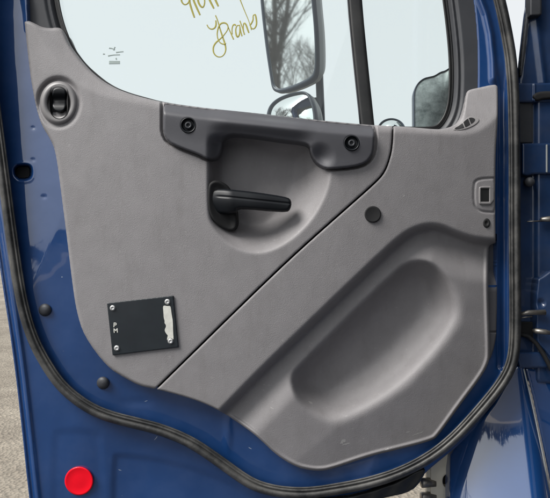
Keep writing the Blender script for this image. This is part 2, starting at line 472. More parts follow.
sweep('seam_shadow_gap', [(158,387),(185,360.5),(260,287),(302,247.5),(345,209.5),(375,183),(385,172),(391,154),(392.5,140),(393,131)], [(1.4,0.5),(1.4,-0.5),(-1.4,-0.5),(-1.4,0.5)], 12, M['black_matte'], door, closed=False)
# grab handle
def handle():
    HS = HANDLE
    def height(X, Y, s):
        top = np.interp(X, [163, 200, 260, 300, 330, 374], [102.5, 107.5, 113.5, 118, 121.5, 125.5])
        u = Y - top
        H = -9 + 11 * ss(1 - u / 13.0) ** 1.3 * 1.0
        # underside of the bar rolls away
        bar = ss((X - 205) / 25) * ss((318 - X) / 25)
        H = H + bar * 7 * ss((u - 11) / 14)
        H = H + (1 - bar) * 2.0 * ss((u - 8) / 30) + 1.5 * (1-bar)
        H = H + 5.5 * ss(1 - np.hypot((X - 320), (Y - 158)) / 17)      # thumb hollow at the front foot
        H = H + 10 * ss((X - 205) / 16) * ss((Y - 132) / 14) * ss((240 - X) / 10)
        return blur(H, 2) + crown(X, Y) + lip(s, 2.2)
    return relief('grab_handle', (158, 98, 380, 174), 0.7, lambda X, Y: np.minimum(sdf(HS, X, Y), np.minimum(np.hypot(X-188.3,Y-125.2), np.hypot(X-351.8,Y-143)) - 6.6), height, 14, M['trim_dark'], door,
                  label='slate grey grab handle bar under the window')
gh = handle()
for (x, y) in ((188.3, 125.2), (351.8, 143)):
    sc_ = lathe('screw_recess', x, y, -6.2 + cr(x, y), [(8.2, 0.6), (7.7, -1.0), (6.9, -1.2), (6.3, 0.0), (5.6, 1.8), (5.2, 2.0)], M['black'], gh)
    sh = lathe('screw_head', x, y, -5.6 + cr(x, y), [(4.0, 1.8), (3.8, 0.0), (3.0, -0.8), (1.8, -0.9), (1.5, 0.8), (0.2, 0.9)], M['frame'], gh, n=6 * 6)

# interior latch lever
cup = relief('handle_cup', (200, 174, 245, 236), 0.5, lambda X, Y: sdf(chaikin([(207,195),(208,184),(214,180),(221,181),(229,186),(234,196),(237,215),(237.5,226),(234,231),(227,231),(217,225),(210,217),(207,207)], 2), X, Y),
             lambda X, Y, s: 1 + 7*ss((X-207)/28) + lip(s, 3) + 2 * ss(s / 8), 24, M['black_matte'], door, label='black oval cup behind the latch lever')
def lever_h(X, Y, s):
    ax = np.interp(X, [208, 237, 291], [198, 201, 206])
    H = 4 - 9 * ss((X - 208) / 25) + 3 * ss((X - 250) / 40)
    H = H + 0.045 * (Y - ax) ** 2 * 0.55
    ridge = np.interp(X, [208, 230, 291], [193.5, 195, 201.5])
    H = H + 0.9 * ss(1 - np.abs(Y - ridge - 2.2) / 1.6) * ss((X - 214) / 8)
    return H + lip(s, 3.0)
lev = relief('latch_lever', (204, 184, 297, 216), 0.5, lambda X, Y: sdf(chaikin([(209.5,201),(209.5,193),(212,189.3),(220,188.6),(237,190),(262,193),(284,196.5),(290,198.5),(291.8,203),(290.5,209),(287,211.8),(270,211),(250,209),(237,208.5),(236,214),(212,214),(209.5,209)], 1), X, Y),
             lever_h, 9, M['black'], door, label='black inside door opening lever')

# window switch, top left
sw = lathe('switch_bezel', 58.6, 103, 0.5 + cr(58.6, 103), [(21.5, 4), (21.3, 0.5), (19.8, -2.4), (17.5, -3.2), (14.6, -2.6), (12.8, -0.6), (12.4, 6)], M['bezel'], door, sx=0.87, sy=1.02, rot=0.0, n=56,
           label='oval grey bezel of the window switch')
relief('switch_well', (44, 80, 74, 126), 0.5, lambda X, Y: sdf(chaikin([(49.5,92),(51,87),(56,84.5),(62,84.5),(66.5,87),(68,92),(68,112),(65,117),(59,119.5),(53,117),(49.5,112)], 2), X, Y),
       lambda X, Y, s: cr(58.6, 103) - 2.8 + 5.0 * ss(s / 2.2), 4, M['black_matte'], sw)
relief('rocker', (48, 84, 70, 119), 0.4, lambda X, Y: sdf(chaikin([(52,93),(53,89),(57,87),(62,87),(65.5,89.5),(66,93),(66,108),(63,111.5),(59,112.5),(55,111),(52,107)], 2), X, Y),
       lambda X, Y, s: cr(58.6, 103) - 1.6 - 2.6 * ss(1 - np.abs(Y - 90) / 12) - 2.2 * ss(1 - np.abs(Y - 110) / 9) + 3.0 * ss(1 - np.abs(Y - 100) / 7) + lip(s, 1.6), 5, M['black'], sw)

# round plugs on trim
lathe('trim_plug', 372.8, 214.3, cr(372.8, 214.3), [(8.4, 2.5), (8.3, -1.2), (7.6, -1.9), (6.8, -1.7), (0.2, -1.5)], M['black_matte'], door, label='round black plug in the lower trim')
lathe('trim_plug', 486.6, 223, cr(486.6, 223), [(4.0, 3), (3.9, -0.4), (3.2, -1.0), (1.6, -1.0), (1.2, -0.2), (0.1, -0.2)], M['black_matte'], door, sx=0.95, sy=1.2, label='small black plug near the front edge')
# latch escutcheon
es = relief('lock_escutcheon', (472, 180, 497, 210), 0.5, lambda X, Y: np.minimum(sdf(chaikin([(479,188),(480.5,186.3),(494.2,186.3),(494.2,204.5),(480.5,204.8),(479,203)], 1), X, Y),
             -sdf([(481,188.4),(489.3,188.4),(489.3,201.8),(481,201.8)], X, Y)),
       lambda X, Y, s: crown(X, Y) - 1.6 + lip(s, 0.9), 5, M['bezel'], door, label='small lock knob surround')
relief('knob_well', (479, 186, 492, 205), 0.5, lambda X, Y: sdf([(480.2,187.6),(490.2,187.6),(490.2,202.6),(480.2,202.6)], X, Y), lambda X, Y, s: crown(X, Y) - 0.6, 1.5, M['black_matte'], es)
# demister slot in the right corner of the sill
vt = relief('defrost_vent', (448, 108, 484, 136), 0.4, lambda X, Y: sdf(chaikin([(451.5,129.2),(459,124.5),(466,118.5),(470,116.2),(475,117),(479.5,119),(479,122),(474,126),(466,129.5),(456,130.8)], 2), X, Y),
            lambda X, Y, s: sill_h(X, Y) + crown(X, Y) - 0.9 + lip(s, 0.8), 3, M['bezel'], door, label='slanted defroster outlet in the sill corner')
relief('vent_slot', (450, 112, 480, 134), 0.4, lambda X, Y: np.minimum(sdf(chaikin([(454,128.6),(460,125.2),(466.5,119.5),(470,117.4),(474,118),(475.5,120),(472,123.5),(465,127.5),(457,129.6)], 1), X, Y),
       np.minimum(np.abs((X - 463.5) - (Y - 124) * 0.4) - 0.7, np.abs((X - 469.5) - (Y - 121) * 0.4) - 0.6)),
       lambda X, Y, s: sill_h(X, Y) + crown(X, Y) - 1.3, 2, M['black_matte'], vt)

# screwed on plate
PC = cr(112, 330)
PL = [(107,303),(173.2,295.6),(178.4,347.2),(112.6,355.3)]
pl = relief('metal_plate', (104, 292, 182, 359), 0.6, lambda X, Y: sdf(PL, X, Y), lambda X, Y, s: crown(X, Y) - 2.2 + lip(s, 0.5), 4, M['plate'], door, label='black rectangular plate riveted to the upper trim')
for (x, y) in ((112.6, 308), (167.4, 301.8), (116.8, 348.2), (170.5, 341.2)):
    lathe('rivet', x, y, cr(x, y) - 2.2, [(2.9, 0.3), (2.8, -0.5), (2.0, -1.3), (1.15, -1.5), (0.9, -0.7), (0.1, -0.6)], M['rivet'], pl, n=20)
lab = [(363,130),(372,127),(384,130),(400,128),(404,150),(408,180),(412,200),(413,230),(414,262),(416,290),(414,305),(405,318),(396,316),(390,304),(383,298),(385,285),(388,276),(380,268),(372,254),(373,243),(379,232),(377,222),(371,215),(372,203),(367,188),(366,165)]
LAB = [(90 + x / 4.98, 280 + y / 4.98) for x, y in lab]
relief('torn_label', (158, 300, 178, 348), 0.35, lambda X, Y: np.minimum(sdf(chaikin(LAB, 1), X, Y), np.hypot(X - 170.5, Y - 341.2) - 3.2), lambda X, Y, s: crown(X, Y) - 2.45, 0.25, M['white'], pl, label='torn strip of white label')

def text_part(name, body, px, py, H, size_px, m, parent, rot=0.0):
    cu = bpy.data.curves.new(name, 'FONT'); cu.body = body; cu.size = size_px * S * 1.4; cu.extrude = 0.0002; cu.offset = 0.0003
    cu.align_x = 'CENTER'; cu.align_y = 'CENTER'
    tmp = bpy.data.objects.new(name + '_tmp', cu); col.objects.link(tmp)
    dg = bpy.context.evaluated_depsgraph_get(); me = bpy.data.meshes.new_from_object(tmp.evaluated_get(dg))
    bpy.data.objects.remove(tmp)
    me.name = name; T = Matrix.Translation(Vector(U(px, py, H)) - ORIG[parent.name]) @ Matrix.Rotation(R(90), 4, 'X') @ Matrix.Rotation(rot, 4, 'Z')
    me.transform(T); me.materials.clear(); me.materials.append(m)
    o = bpy.data.objects.new(name, me); col.objects.link(o); o.parent = parent; return o
text_part('letter', 'P', 114.9, 325.2, cr(115, 325) - 2.45, 4.6, M['white'], pl, R(-4))
text_part('letter', 'M', 115.7, 330.8, cr(115.7, 331) - 2.45, 4.2, M['white'], pl, R(4))

# scuffs
def scuff(px, py, l, w, ang, parent, H):
    a = R(ang); ca, sa = math.cos(a), math.sin(a)
    pts = []
    n = 12
    r_ = random.Random(px * 7 + py)
    up = [(l * (i / n - 0.5), -w * r_.uniform(0.2, 1) * math.sin(math.pi * (i + 0.4) / (n + 0.8))) for i in range(n + 1)]
    dn = [(l * (i / n - 0.5), w * r_.uniform(0.2, 1) * math.sin(math.pi * (i + 0.4) / (n + 0.8))) for i in range(n, -1, -1)]
    P = [(px + x * ca - y * sa, py + x * sa + y * ca) for x, y in up + dn]
    return P

def scuffs(on, key, items, m, lab):
    xs, ys, Hh = GR[key]
    for (px, py, l, w_, ang) in items:
        P = chaikin(scuff(px, py, l, w_, ang, None, 0), 1); x0, y0 = P.min(0) - 1.5; x1, y1 = P.max(0) + 1.5
        def hf(X, Y, s):
            i = np.clip(np.searchsorted(ys, Y) - 1, 0, len(ys) - 2); j = np.clip(np.searchsorted(xs, X) - 1, 0, len(xs) - 2)
            fy = (Y - ys[i]) / (ys[1] - ys[0]); fx = (X - xs[j]) / (xs[1] - xs[0])
            return (Hh[i, j] * (1 - fy) * (1 - fx) + Hh[i + 1, j] * fy * (1 - fx) + Hh[i, j + 1] * (1 - fy) * fx + Hh[i + 1, j + 1] * fy * fx) - 0.09
        relief('scuff_or_glint', (x0, y0, x1, y1), 0.35, lambda X, Y: sdf(P, X, Y), hf, 0, m, on, label=lab)
scuffs(tB, 'lower_trim_panel', [(343,441.5,7,3.0,-40),(346,444,9,1.2,-15),(310.5,402.5,5,1.6,35),(418,433.5,15,0.8,-20),(387,449.5,5,1.6,-20),(272,408,5,0.7,30),
       (212,378,7,0.5,5),(408,432,5,0.7,-10),(404,196,3,1.4,-50),(420,150,4,0.6,30)], M['scuff'], 'pale scuff on the lower trim')
scuffs(tA, 'upper_trim_panel', [(90,226,6,0.5,20),(146,198,4,0.6,-30),(205,344,5,0.8,-45),(120,252,5,0.5,70),(186,232,4,0.5,10),(236,276,6,0.5,-50)], M['scuff'], 'pale scuff on the upper trim')

# ------------------------------------------------------------------ weather strip (bulb seal)
SEALP = [(-22,-40),(-14,40),(-5,110),(3,170),(12,240),(21,300),(32,338),(47,366),(62,387),(84,405),(107,416),(140,424),(160,429),(190,441),(218,460),(245,480),(262,488),
         (285,492.5),(310,493),(340,488.5),(370,482.5),(400,473),(430,457.5),(454,438.5),(479,411.5),(500,386),(510.5,368),(514.5,350),(515.3,320),(514.6,240),(514.4,120),(512,66),(506.5,32),(499.5,0),
         (488,-40),(470,-80),(430,-112),(200,-128),(20,-112),(-15,-85)]
ws = sweep('weather_seal', SEALP, [(-5.8,36),(-6.1,-1),(-5.4,-4.0),(-3.8,-6.0),(-1.8,-6.4),(-0.2,-5.2),(0.5,-3.9),(1.0,-3.9),(1.5,-5.2),(2.4,-5.6),(3.2,-4.8),(3.5,-3.3),(4.0,-3.3),(4.5,-4.0),(5.3,-3.8),(5.9,-1.5),(6.0,36)], 8, M['seal'], door, smooth_n=3,
           label='dark rubber bulb seal running round the whole door')

# ------------------------------------------------------------------ blue door shell
SHELL = [(-52,-150),(-46,-60),(-30,60),(-12,180),(0,270),(13,352),(22,430),(29,498),(45,620),(45,620),(350,620),(350,620),(352,560),(360,515),(372,500),(390,495),(404,493),(413,489),(424,474),(434,465),(459,445),(485,417),(506.5,391),(517,370),(520,352),
         (521,320),(520,240),(520,120),(518,64),(512,28),(505,-4),(494,-44),(476,-86),(434,-120),(300,-150)]
SHELLS = chaikin(SHELL, 2)
WOUT = [(28,-100),(28,0),(27,14),(30,40),(60,70),(100,104),(200,124),(300,134),(400,140),(455,138),(475,120),(478,84),(477,30),(472,-10),(461,-60),(440,-92),(380,-108),(100,-112),(50,-110)]
WOUTS = chaikin(WOUT, 2)
SEALS = chaikin(SEALP, 2)
def shell():
    def region(X, Y): return np.minimum(np.minimum(sdf(SHELLS, X, Y), -sdf(WOUTS, X, Y)), np.minimum(4 - sdf(OUTS, X, Y), -sdf([(470,234),(497,234),(497,285),(470,285)], X, Y)))
    def height(X, Y, s):
        se = sdf(SEALS, X, Y); w = -sdf(WOUTS, X, Y); o = sdf(SHELLS, X, Y)
        H = np.maximum(20 - 7 * ss((150 - X) / 80), np.minimum(crown(X, Y) + 5 + 3 * ss((X - 300) / 120), 36)) + 3 * ss(-se / 7)                      # outer flange sits further back than the ledge
        H = H + 1.0 * ss(1 - (se) / 10) * (se > 0) * ss((Y - 180) / 80)
        H = H + 4 * ss((X - 400) / 80) * ss(se / 7)
        H = H + 4 * ss((X - 280) / 110) * ss((Y - 290) / 110) * ss(se / 7)
        # raised ridge beside the window on the right and left
        rid = sline([(470,-60),(479,-5),(486,14),(490.5,34),(493,60),(494,100)], X, Y)
        H = H - 4.0 * ss(1 - np.abs(rid) / 5) * ss((86 - Y) / 8)
        rid2 = sline([(18,-80),(24,-10),(27.5,12),(29,30)], X, Y)
        H = H - 3.5 * ss(1 - np.abs(rid2) / 5) * (X < 60)
        H = H + 5 * ss((X - 496.5) / 3) * ss((508 - X) / 4) * (Y > 60) * (Y < 370) * ss((Y - 60) / 40)
        # lower ledge rolls towards the seal
        # flange grooves along the rear edge
        H = H + np.where((se < 0) & (X < 90), -3.0 * ss(1 - np.abs(o - 8.5) / 4) + 4 * ss(1 - np.abs(o - 3.5) / 2.5) - 0.0, 0)
        # stamped panels in the lower skin
        a = sdf(chaikin([(112,458),(118,453),(170,460),(225,478),(262,500),(330,506),(335,610),(112,610)], 2), X, Y)
        H = H + 1.6 * ss((a + 3) / 8)
        b = sdf(chaikin([(52,435),(60,429),(95,430),(104,440),(104,610),(52,610)], 2), X, Y)
        H = H + np.where(se < -8, 0.8 * ss((b + 4) / 10), 0)
        # small square hole at the striker (left)
        hole = sdf(chaikin([(14,166),(28,165),(31,168),(31,176),(28,179),(16,179)], 1), X, Y)
        H = H + 16 * ss((hole + 0.8) / 2.0) - 1.2 * ss(1 - np.abs(hole + 2) / 2)
        # dimples
        for (x, y) in ((33, 128), (33, 160), (44, 197)):
            H = H + 1.6 * ss(1 - np.hypot((X - x) / 3.4, (Y - y) / 1.8)) * 1.0
        # soft hand pressed waves low on the ledge
        H = H - 1.6 * ss(1 - np.hypot((X - 228) / 7, (Y - 432) / 28)) + 0.5 * ss(1 - np.hypot((X - 139) / 24, (Y - 402) / 7))
        H = blur(H, 2)
        return H + lip(o, 2.5) + lip(w, 2.0)
    return relief('door_shell', (-60, -156, 528, 626), 1.0, region, height, 45, M['paint'], door, label='glossy blue painted sheet metal shell of the door')
sh_ = shell()
scuffs(sh_, 'door_shell', [(62,277,1.8,0.9,0),(146,401,4,0.5,-20),(34,129,3,0.8,0),(156,438,6,0.8,-50),(120,470,5,0.5,20),(250,448,4,0.6,30),(38,352,3,0.6,70)], M['chip'], 'pale mark in the blue paint, chips plus a painted crumple glint')  # real chips, plus a pale mark painting the crumple's highlight
# outer skin of the door closes it from behind (with the window opening)
relief('outer_skin', (-60, -156, 528, 626), 3.0, lambda X, Y: np.minimum(sdf(SHELLS, X, Y) - 3, -sdf(WOUTS, X, Y) - 3), lambda X, Y, s: 66 + 0 * X + lip(s, 4), 1, M['paint'], door)
# liner in the striker hole
relief('striker_pocket', (9, 160, 36, 184), 0.6, lambda X, Y: sdf(chaikin([(15.5,167.5),(27.5,166.5),(29.5,169),(29.5,175.5),(27.5,177.8),(16.5,177.8)], 1), X, Y), lambda X, Y, s: 27 + 0 * X, 3, M['black_matte'], door)
for (x, y) in ((45, 310), (103, 383)):
    lathe('shell_plug', x, y, at('door_shell', x, y), [(6.4, 1), (6.3, -0.8), (5.2, -2.6), (3.0, -3.9), (0.2, -4.3)], M['frame'], door, label='domed grey rubber plug in the blue ledge')
# red reflector
relief('lower_skirt', (280, 466, 428, 570), 0.8, lambda X, Y: np.minimum(sdf(chaikin([(292,500),(330,499),(352,496),(372,491),(400,481),(421,468),(427,470),(417,487),(405,493.5),(390,496.5),(374,500.5),(361,516),(345,562),(292,562)], 1), X, Y), 400 - X + 30),
       lambda X, Y, s: 17 + lip(s, 2) + 1.2 * np.sin(X * 0.35 + Y * 0.2) * 0.4, 8, M['rubber'], door, label='worn black rubber skirt under the door corner')
rf = lathe('red_reflector', 79, 481, at('door_shell', 79, 481) + 0.6, [(14.4, 1.5), (14.3, -1.8), (13.8, -2.6), (12.9, -2.75), (12.5, -2.6), (6, -2.9), (0.2, -3.0)], M['red'], door, n=64, label='round red reflector low on the door')

# ------------------------------------------------------------------ window
WIN = [(65,-108),(56,-60),(55,-20),(56.5,0),(60,17),(64.5,32),(70.5,46),(77.5,57),(85.5,67),(95.5,76),(105.5,84),(115.5,90),(128,95),(142,99),(164,105),(200,110),(260,117),(300,121),(372,128),(400,129),(425,129.5),(437,128),
       (443,121.5),(447.5,113),(450.5,100),(451.5,80),(451,55),(448.5,28),(445,0),(438,-50),(424,-90),(390,-106),(200,-112)]
WINS = chaikin(WIN, 2)
WFO = chaikin([(24,-104),(24,0),(26,30),(60,84),(100,112),(200,132),(300,142),(400,148),(460,146),(484,124),(484,84),(482,30),(476,-10),(466,-64),(444,-98),(384,-114),(100,-118),(46,-116)], 2)
relief('window_frame', (18, -122, 490, 152), 1.0, lambda X, Y: np.minimum(sdf(WFO, X, Y), -sdf(WINS, X, Y) - 1.0),
       lambda X, Y, s: 25 + 3 * ss((120 - X) / 60) + 6 * ss(1 - (-sdf(WINS, X, Y)) / 9) + 0 * X + 2.5*ss(1-(-sdf(WINS,X,Y)-9)/4)*ss((-sdf(WINS,X,Y)-7)/2), 8, M['frame'], door, label='charcoal inner window frame')
gl_seal = sweep('glass_seal', WIN, [(2.6, 2), (2.6, -2.4), (1.4, -3.6), (0.2, -2.4), (-0.6, -1.4), (-1.4, -2.2), (-2.4, -1.6), (-2.6, 2)], 31, M['rubber'], door, smooth_n=2, label='thin black rubber seal round the glass')
DIVX = [(344.5,-114),(348,0),(355,70),(361,127)]
def slab(name, P, H0, th, m, parent, label=None, r=1.0, step=2.0):
    P = np.asarray(P, float); bb = (P[:, 0].min() - 2, P[:, 1].min() - 2, P[:, 0].max() + 2, P[:, 1].max() + 2)
    return relief(name, bb, step, lambda X, Y: sdf(P, X, Y), lambda X, Y, s: H0 + lip(s, r), th, m, parent, label=label)
WG = chaikin(WIN, 1)
def side(sign):
    L_ = chaikin([(347,-130),(352,0),(358.5,70),(365,135)], 1, False)
    return lambda X, Y: np.minimum(sdf(WG, X, Y) + 2, sign * sline(L_, X, Y))
gl1 = relief('window_glass', (50, -118, 380, 132), 3.0, side(1), lambda X, Y, s: 34 + 0 * X, 0, M['glass'], door, label='large clear window pane')
gl2 = relief('quarter_glass', (330, -118, 460, 132), 3.0, side(-1), lambda X, Y, s: 34 + 0 * X, 0, M['glass'], door, label='small fixed front quarter pane')
db = sweep('divider_bar', [(347.5,-116),(354.5,0),(361,66),(367.5,128)], [(6.8, 3), (7.2, -2), (5.8, -3.2), (3.5, -3.4), (-3.5, -3.4), (-5.6, -3.0), (-6.6, -1), (-6.6, 3)], 32, M['rubber'], door, closed=False, smooth_n=2, label='black divider bar between the two panes')
sweep('bar_edge', [(340.7,-116),(347.7,0),(354.2,66),(360.6,126)], [(0.9, 1.5), (0.9, -2), (0, -2.6), (-0.9, -2), (-0.9, 1.5)], 32, M['frame'], db, closed=False, smooth_n=1)

# writing on the glass with a yellow paint marker
def strokes(name, origin, f, lines, w, m, parent, H=33.6):
    verts = []; faces = []
    for ln in lines:
        P = chaikin([(origin[0] + x / f, origin[1] + y / f) for x, y in ln], 3, False)
        base = len(verts); n = len(P)
        for i in range(n):
            t = P[min(i + 1, n - 1)] - P[max(i - 1, 0)]; t /= np.linalg.norm(t) + 1e-9; nr = np.array([t[1], -t[0]])
            ww = w * (0.9 + 0.18 * math.sin(i * 0.13 + len(lines))) * (0.7 if i in (0, n - 1) else 1)
            for u, v in ((ww, 0), (ww * 0.95, -0.03), (-ww * 0.95, -0.03), (-ww, 0)):
                verts.append(U(*(P[i] + nr * u), H + v - 0.0015 * i - 0.05 * lines.index(ln)))
        for i in range(n - 1):
            for j in range(4):
                faces.append((base + i * 4 + j, base + i * 4 + (j + 1) % 4, base + (i + 1) * 4 + (j + 1) % 4, base + (i + 1) * 4 + j))
    return fixn(link(name, verts, faces, m, parent))
strokes('marker_numbers', (170, 0), 5.5, [
    [(110,-40),(80,-45),(62,-20),(62,8),(78,28),(98,22),(112,-8),(114,-40)], [(112,-40),(104,0),(118,50),(135,98)],
    [(112,-60),(128,0),(150,50),(166,84)], [(165,-40),(150,-10),(160,25),(180,46),(192,20),(188,-20),(172,-42)],
    [(190,-70),(215,-5),(230,25),(242,48)], [(220,-60),(245,-10),(258,18),(266,36)]], 0.95, M['marker'], gl1)
strokes('marker_signature', (170, 0), 5.5, [
    [(203,136),(212,154),(228,162),(246,156),(254,138),(252,112)],
    [(250,84),(262,112),(272,150),(288,200),(304,245),(308,280),(292,310),(264,316),(240,296),(236,262),(250,236),(276,215),(300,190),(320,160),(318,136),(300,124),(276,130),(262,160),(258,200),(272,236),(300,246),(306,236)],
    [(318,146),(334,182),(350,218)], [(342,190),(340,160),(346,138),(356,134),(362,142)], [(384,142),(370,138),(360,160),(364,196),(374,206),(384,186),(384,146)], [(382,136),(388,170),(396,200)], [(384,114),(398,152),(410,192)], [(404,172),(402,140),(408,124),(418,136),(426,160),(434,182)],
    [(468,80),(456,84),(458,110),(446,132),(438,140)], [(440,138),(450,160),(466,158),(478,132),(472,88),(466,78)]], 0.78, M['marker'], gl1)
strokes('marker_line', (170, 0), 5.5, [[(368,-50),(386,0),(410,60),(434,116),(448,166)]], 0.55, M['marker'], gl1)
strokes('glass_etching', (85, 30), 10, [[(240,182),(270,184),(300,200)], [(300,170),(290,190),(285,205)], [(180,240),(200,242)], [(310,225),(345,220),(385,216)], [(230,260),(280,250),(350,248)], [(240,315),(350,315)], [(240,325),(350,325)], [(240,335),(350,335)], [(310,280),(315,300)]], 0.85, M['etch'], gl1, H=33.6)

# ------------------------------------------------------------------ mirrors on the door
def quadmap(c, right, up, pts):
    return [tuple(Vector(c) + Vector(right) * x + Vector(up) * z) for x, z in pts]
def mirror_unit(name, corners_px, Hs, m_glass, m_back, rim, depth, bulge, parent, label, nrm_yaw, back_label=None, kx=1.0, pitch=0.0):
    """corner outline given as seen from outside; each point lies on one tilted plane through the middle"""
    P = chaikin(corners_px, 3); c2 = P.mean(0)
    n = Vector((-math.sin(nrm_yaw) * math.cos(pitch), -math.cos(nrm_yaw) * math.cos(pitch), math.sin(pitch)))
    cam = Vector((0, -D, CZ)); c = Vector(U(c2[0], c2[1], Hs))
    pl3 = []
    for p in P:
        w = Vector(U(p[0], p[1], Hs)); d = (w - cam).normalized(); t = (c - cam).dot(n) / d.dot(n); pl3.append(cam + d * t)
    cen = sum(pl3, Vector()) / len(pl3); k = len(pl3)
    def ring(scale, off): return [cen + (p - cen) * scale + n * off for p in pl3]
    rr = rim
    # housing: rim ring in front, bowl behind
    rings = [ring(1 - rr * 1.4, 0.002), ring(1 - rr * 0.9, 0.006), ring(1.0 - rr * 0.3, 0.006), ring(1.0, 0.0), ring(1.0, -depth * 0.45), ring(0.9, -depth * 0.85), ring(0.6, -depth), ring(0.1, -depth * 1.02)]
    V = [v for r_ in rings for v in r_]; F = []
    for a in range(len(rings) - 1):
        for i in range(k): F.append((a * k + i, a * k + (i + 1) % k, (a + 1) * k + (i + 1) % k, (a + 1) * k + i))
    F.append(tuple((len(rings) - 1) * k + i for i in range(k)))
    hs = fixn(link(name, V, F, m_back, parent, label=label))
    # rim trim
    rings = [ring(1 - rr * 1.6, 0.001), ring(1 - rr * 1.5, 0.007), ring(1 - rr * 0.6, 0.009), ring(1.012, 0.007), ring(1.018, -0.006)]
    V = [v for r_ in rings for v in r_]; F = []
    for a in range(len(rings) - 1):
        for i in range(k): F.append((a * k + i, a * k + (i + 1) % k, (a + 1) * k + (i + 1) % k, (a + 1) * k + i))
    fixn(link('mirror_rim', V, F, M['arm'], hs))
    # glass, slightly domed if convex
    rings = [ring((1 - rr * 1.2) * s, 0.003 + bulge * (1 - s * s)) for s in (1, 0.85, 0.65, 0.45, 0.25, 0.05)]
    V = [v for r_ in rings for v in r_]; F = []
    for a in range(len(rings) - 1):
        for i in range(k): F.append((a * k + i, a * k + (i + 1) % k, (a + 1) * k + (i + 1) % k, (a + 1) * k + i))
    F.append(tuple((len(rings) - 1) * k + i for i in range(k)))
    fixn(link('mirror_glass', V, F, m_glass, hs))
    return hs
mirror_unit('wing_mirror', [(259,-80),(260,-40),(262,0),(267,45),(272,78),(274,89),(279,92.5),(287,91.5),(300,87),(313,80.5),(317,75),(318,62),(317,30),(314,0),(311,-40),(309,-80),(300,-88),(268,-88)],
            190, M['mirror'], M['housing'], 0.03, 0.055, 0.0, door, 'tall rectangular wing mirror reflecting bare trees', R(43), pitch=R(-3))
mirror_unit('wide_angle_mirror', [(268,124),(268.5,113),(272,105),(280,98.5),(292,94),(304,92),(309.5,94),(313.5,102),(316,112),(317,124),(312,134),(290,138),(272,134)],
            185, M['mirror'], M['housing'], 0.05, 0.05, 0.015, door, 'small convex mirror under the main mirror', R(40), pitch=R(8))
tube('mirror_arm', [U(313, -110, 205), U(317, 0, 205), U(319.5, 80, 203), U(321, 118, 203), U(322, 175, 200), U(330, 205, 120), U(334, 215, 38)], [0.0085 * 1.3] * 7, M['arm'], door, n=14, label='dark tubular bracket carrying both mirrors')
for yy in (-60, 60, 100):
    tube('mirror_bracket', [U(319, yy, 204), U(306, yy + 1, 208)], 0.008, M['arm'], door, n=10)

# ================================================================== THE CAB BODY (hinge pillar, fairing, front)
cab = empty('truck_body', (0.95, 0.3, 0.0), 'blue truck cab body with hinge pillar and curved fairing beside the open door', 'truck')
def rel(name, P, H, th, m, step=1.0, n=1, r=1.5, parent=cab, label=None, extra=None, pad=2):
    Q = chaikin(P, n) if n else np.asarray(P, float)
    bb = (Q[:, 0].min() - pad, Q[:, 1].min() - pad, Q[:, 0].max() + pad, Q[:, 1].max() + pad)
    f = (lambda X, Y, s: H + lip(s, r)) if extra is None else (lambda X, Y, s: H + lip(s, r) + extra(X, Y))
    return relief(name, bb, step, lambda X, Y: sdf(Q, X, Y), f, th, m, parent, label=label)
# hinge pillar and upper pillar
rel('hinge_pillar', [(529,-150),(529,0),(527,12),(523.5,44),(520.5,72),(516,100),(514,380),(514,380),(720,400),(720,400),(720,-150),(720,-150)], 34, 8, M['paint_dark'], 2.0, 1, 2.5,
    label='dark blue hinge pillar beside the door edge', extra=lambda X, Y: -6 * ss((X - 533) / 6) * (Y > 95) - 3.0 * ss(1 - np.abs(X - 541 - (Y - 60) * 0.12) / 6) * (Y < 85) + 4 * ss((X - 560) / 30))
rel('pillar_bead', [(527.2,10),(529.5,10),(526.5,44),(522,76),(520,76),(523,44)], 31, 4, M['frame'], 0.8, 1, 0.6)
rel('pillar_cap', [(530.5,-30),(541.8,-30),(541.6,14.5),(539,15.5),(530,16)], 24, 10, M['frame'], 0.8, 0, 1.5, label='grey rubber pad at the top of the hinge pillar')
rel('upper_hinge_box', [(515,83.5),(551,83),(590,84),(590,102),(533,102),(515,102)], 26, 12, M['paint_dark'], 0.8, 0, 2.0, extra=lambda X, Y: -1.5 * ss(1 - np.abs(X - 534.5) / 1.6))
rel('pillar_shadow', [(532,96),(537,92),(548,91),(575,92),(575,98),(545,99),(536,102)], 23, 8, M['black_matte'], 0.8, 1, 2.5, label='black patch painted as shadow on the pillar')  # black piece stands in for the shadow at this pillar step
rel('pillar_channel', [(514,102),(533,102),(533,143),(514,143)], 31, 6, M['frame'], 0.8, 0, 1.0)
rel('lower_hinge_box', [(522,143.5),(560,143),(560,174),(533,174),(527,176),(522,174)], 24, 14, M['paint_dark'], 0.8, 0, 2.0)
rel('box_edge', [(546,144.5),(547.6,144.5),(547.6,172.5),(546,172.5)], 23.2, 1.5, M['housing'], 0.5, 0, 0.3)
tube('door_stop', [U(529, 182, 30), U(530, 182, 16)], [0.011, 0.009], M['frame'], cab, n=18, label='round grey rubber stop')
tube('hinge_pin', [U(527, 221.5, 22), U(541, 221, 22)], [0.0012, 0.0016], M['steel'], cab, n=10)
tube('hinge_bolt', [U(541, 219.5, 22), U(549, 219, 22), U(560, 219, 22)], [0.0045, 0.0062, 0.0062], M['steel'], cab, n=6, label='pale steel hinge bolt')
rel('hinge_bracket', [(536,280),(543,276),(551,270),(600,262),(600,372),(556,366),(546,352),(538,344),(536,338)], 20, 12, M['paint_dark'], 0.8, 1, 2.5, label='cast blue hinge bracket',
    extra=lambda X, Y: 3 * ss(1 - np.hypot(X - 541, Y - 303) / 6))
tube('check_strap', [U(519, 314.5, 16), U(528, 312.6, 15), U(545, 312.4, 15)], [0.0035, 0.0052, 0.0058], M['steel'], cab, n=14, label='round steel door check rod')
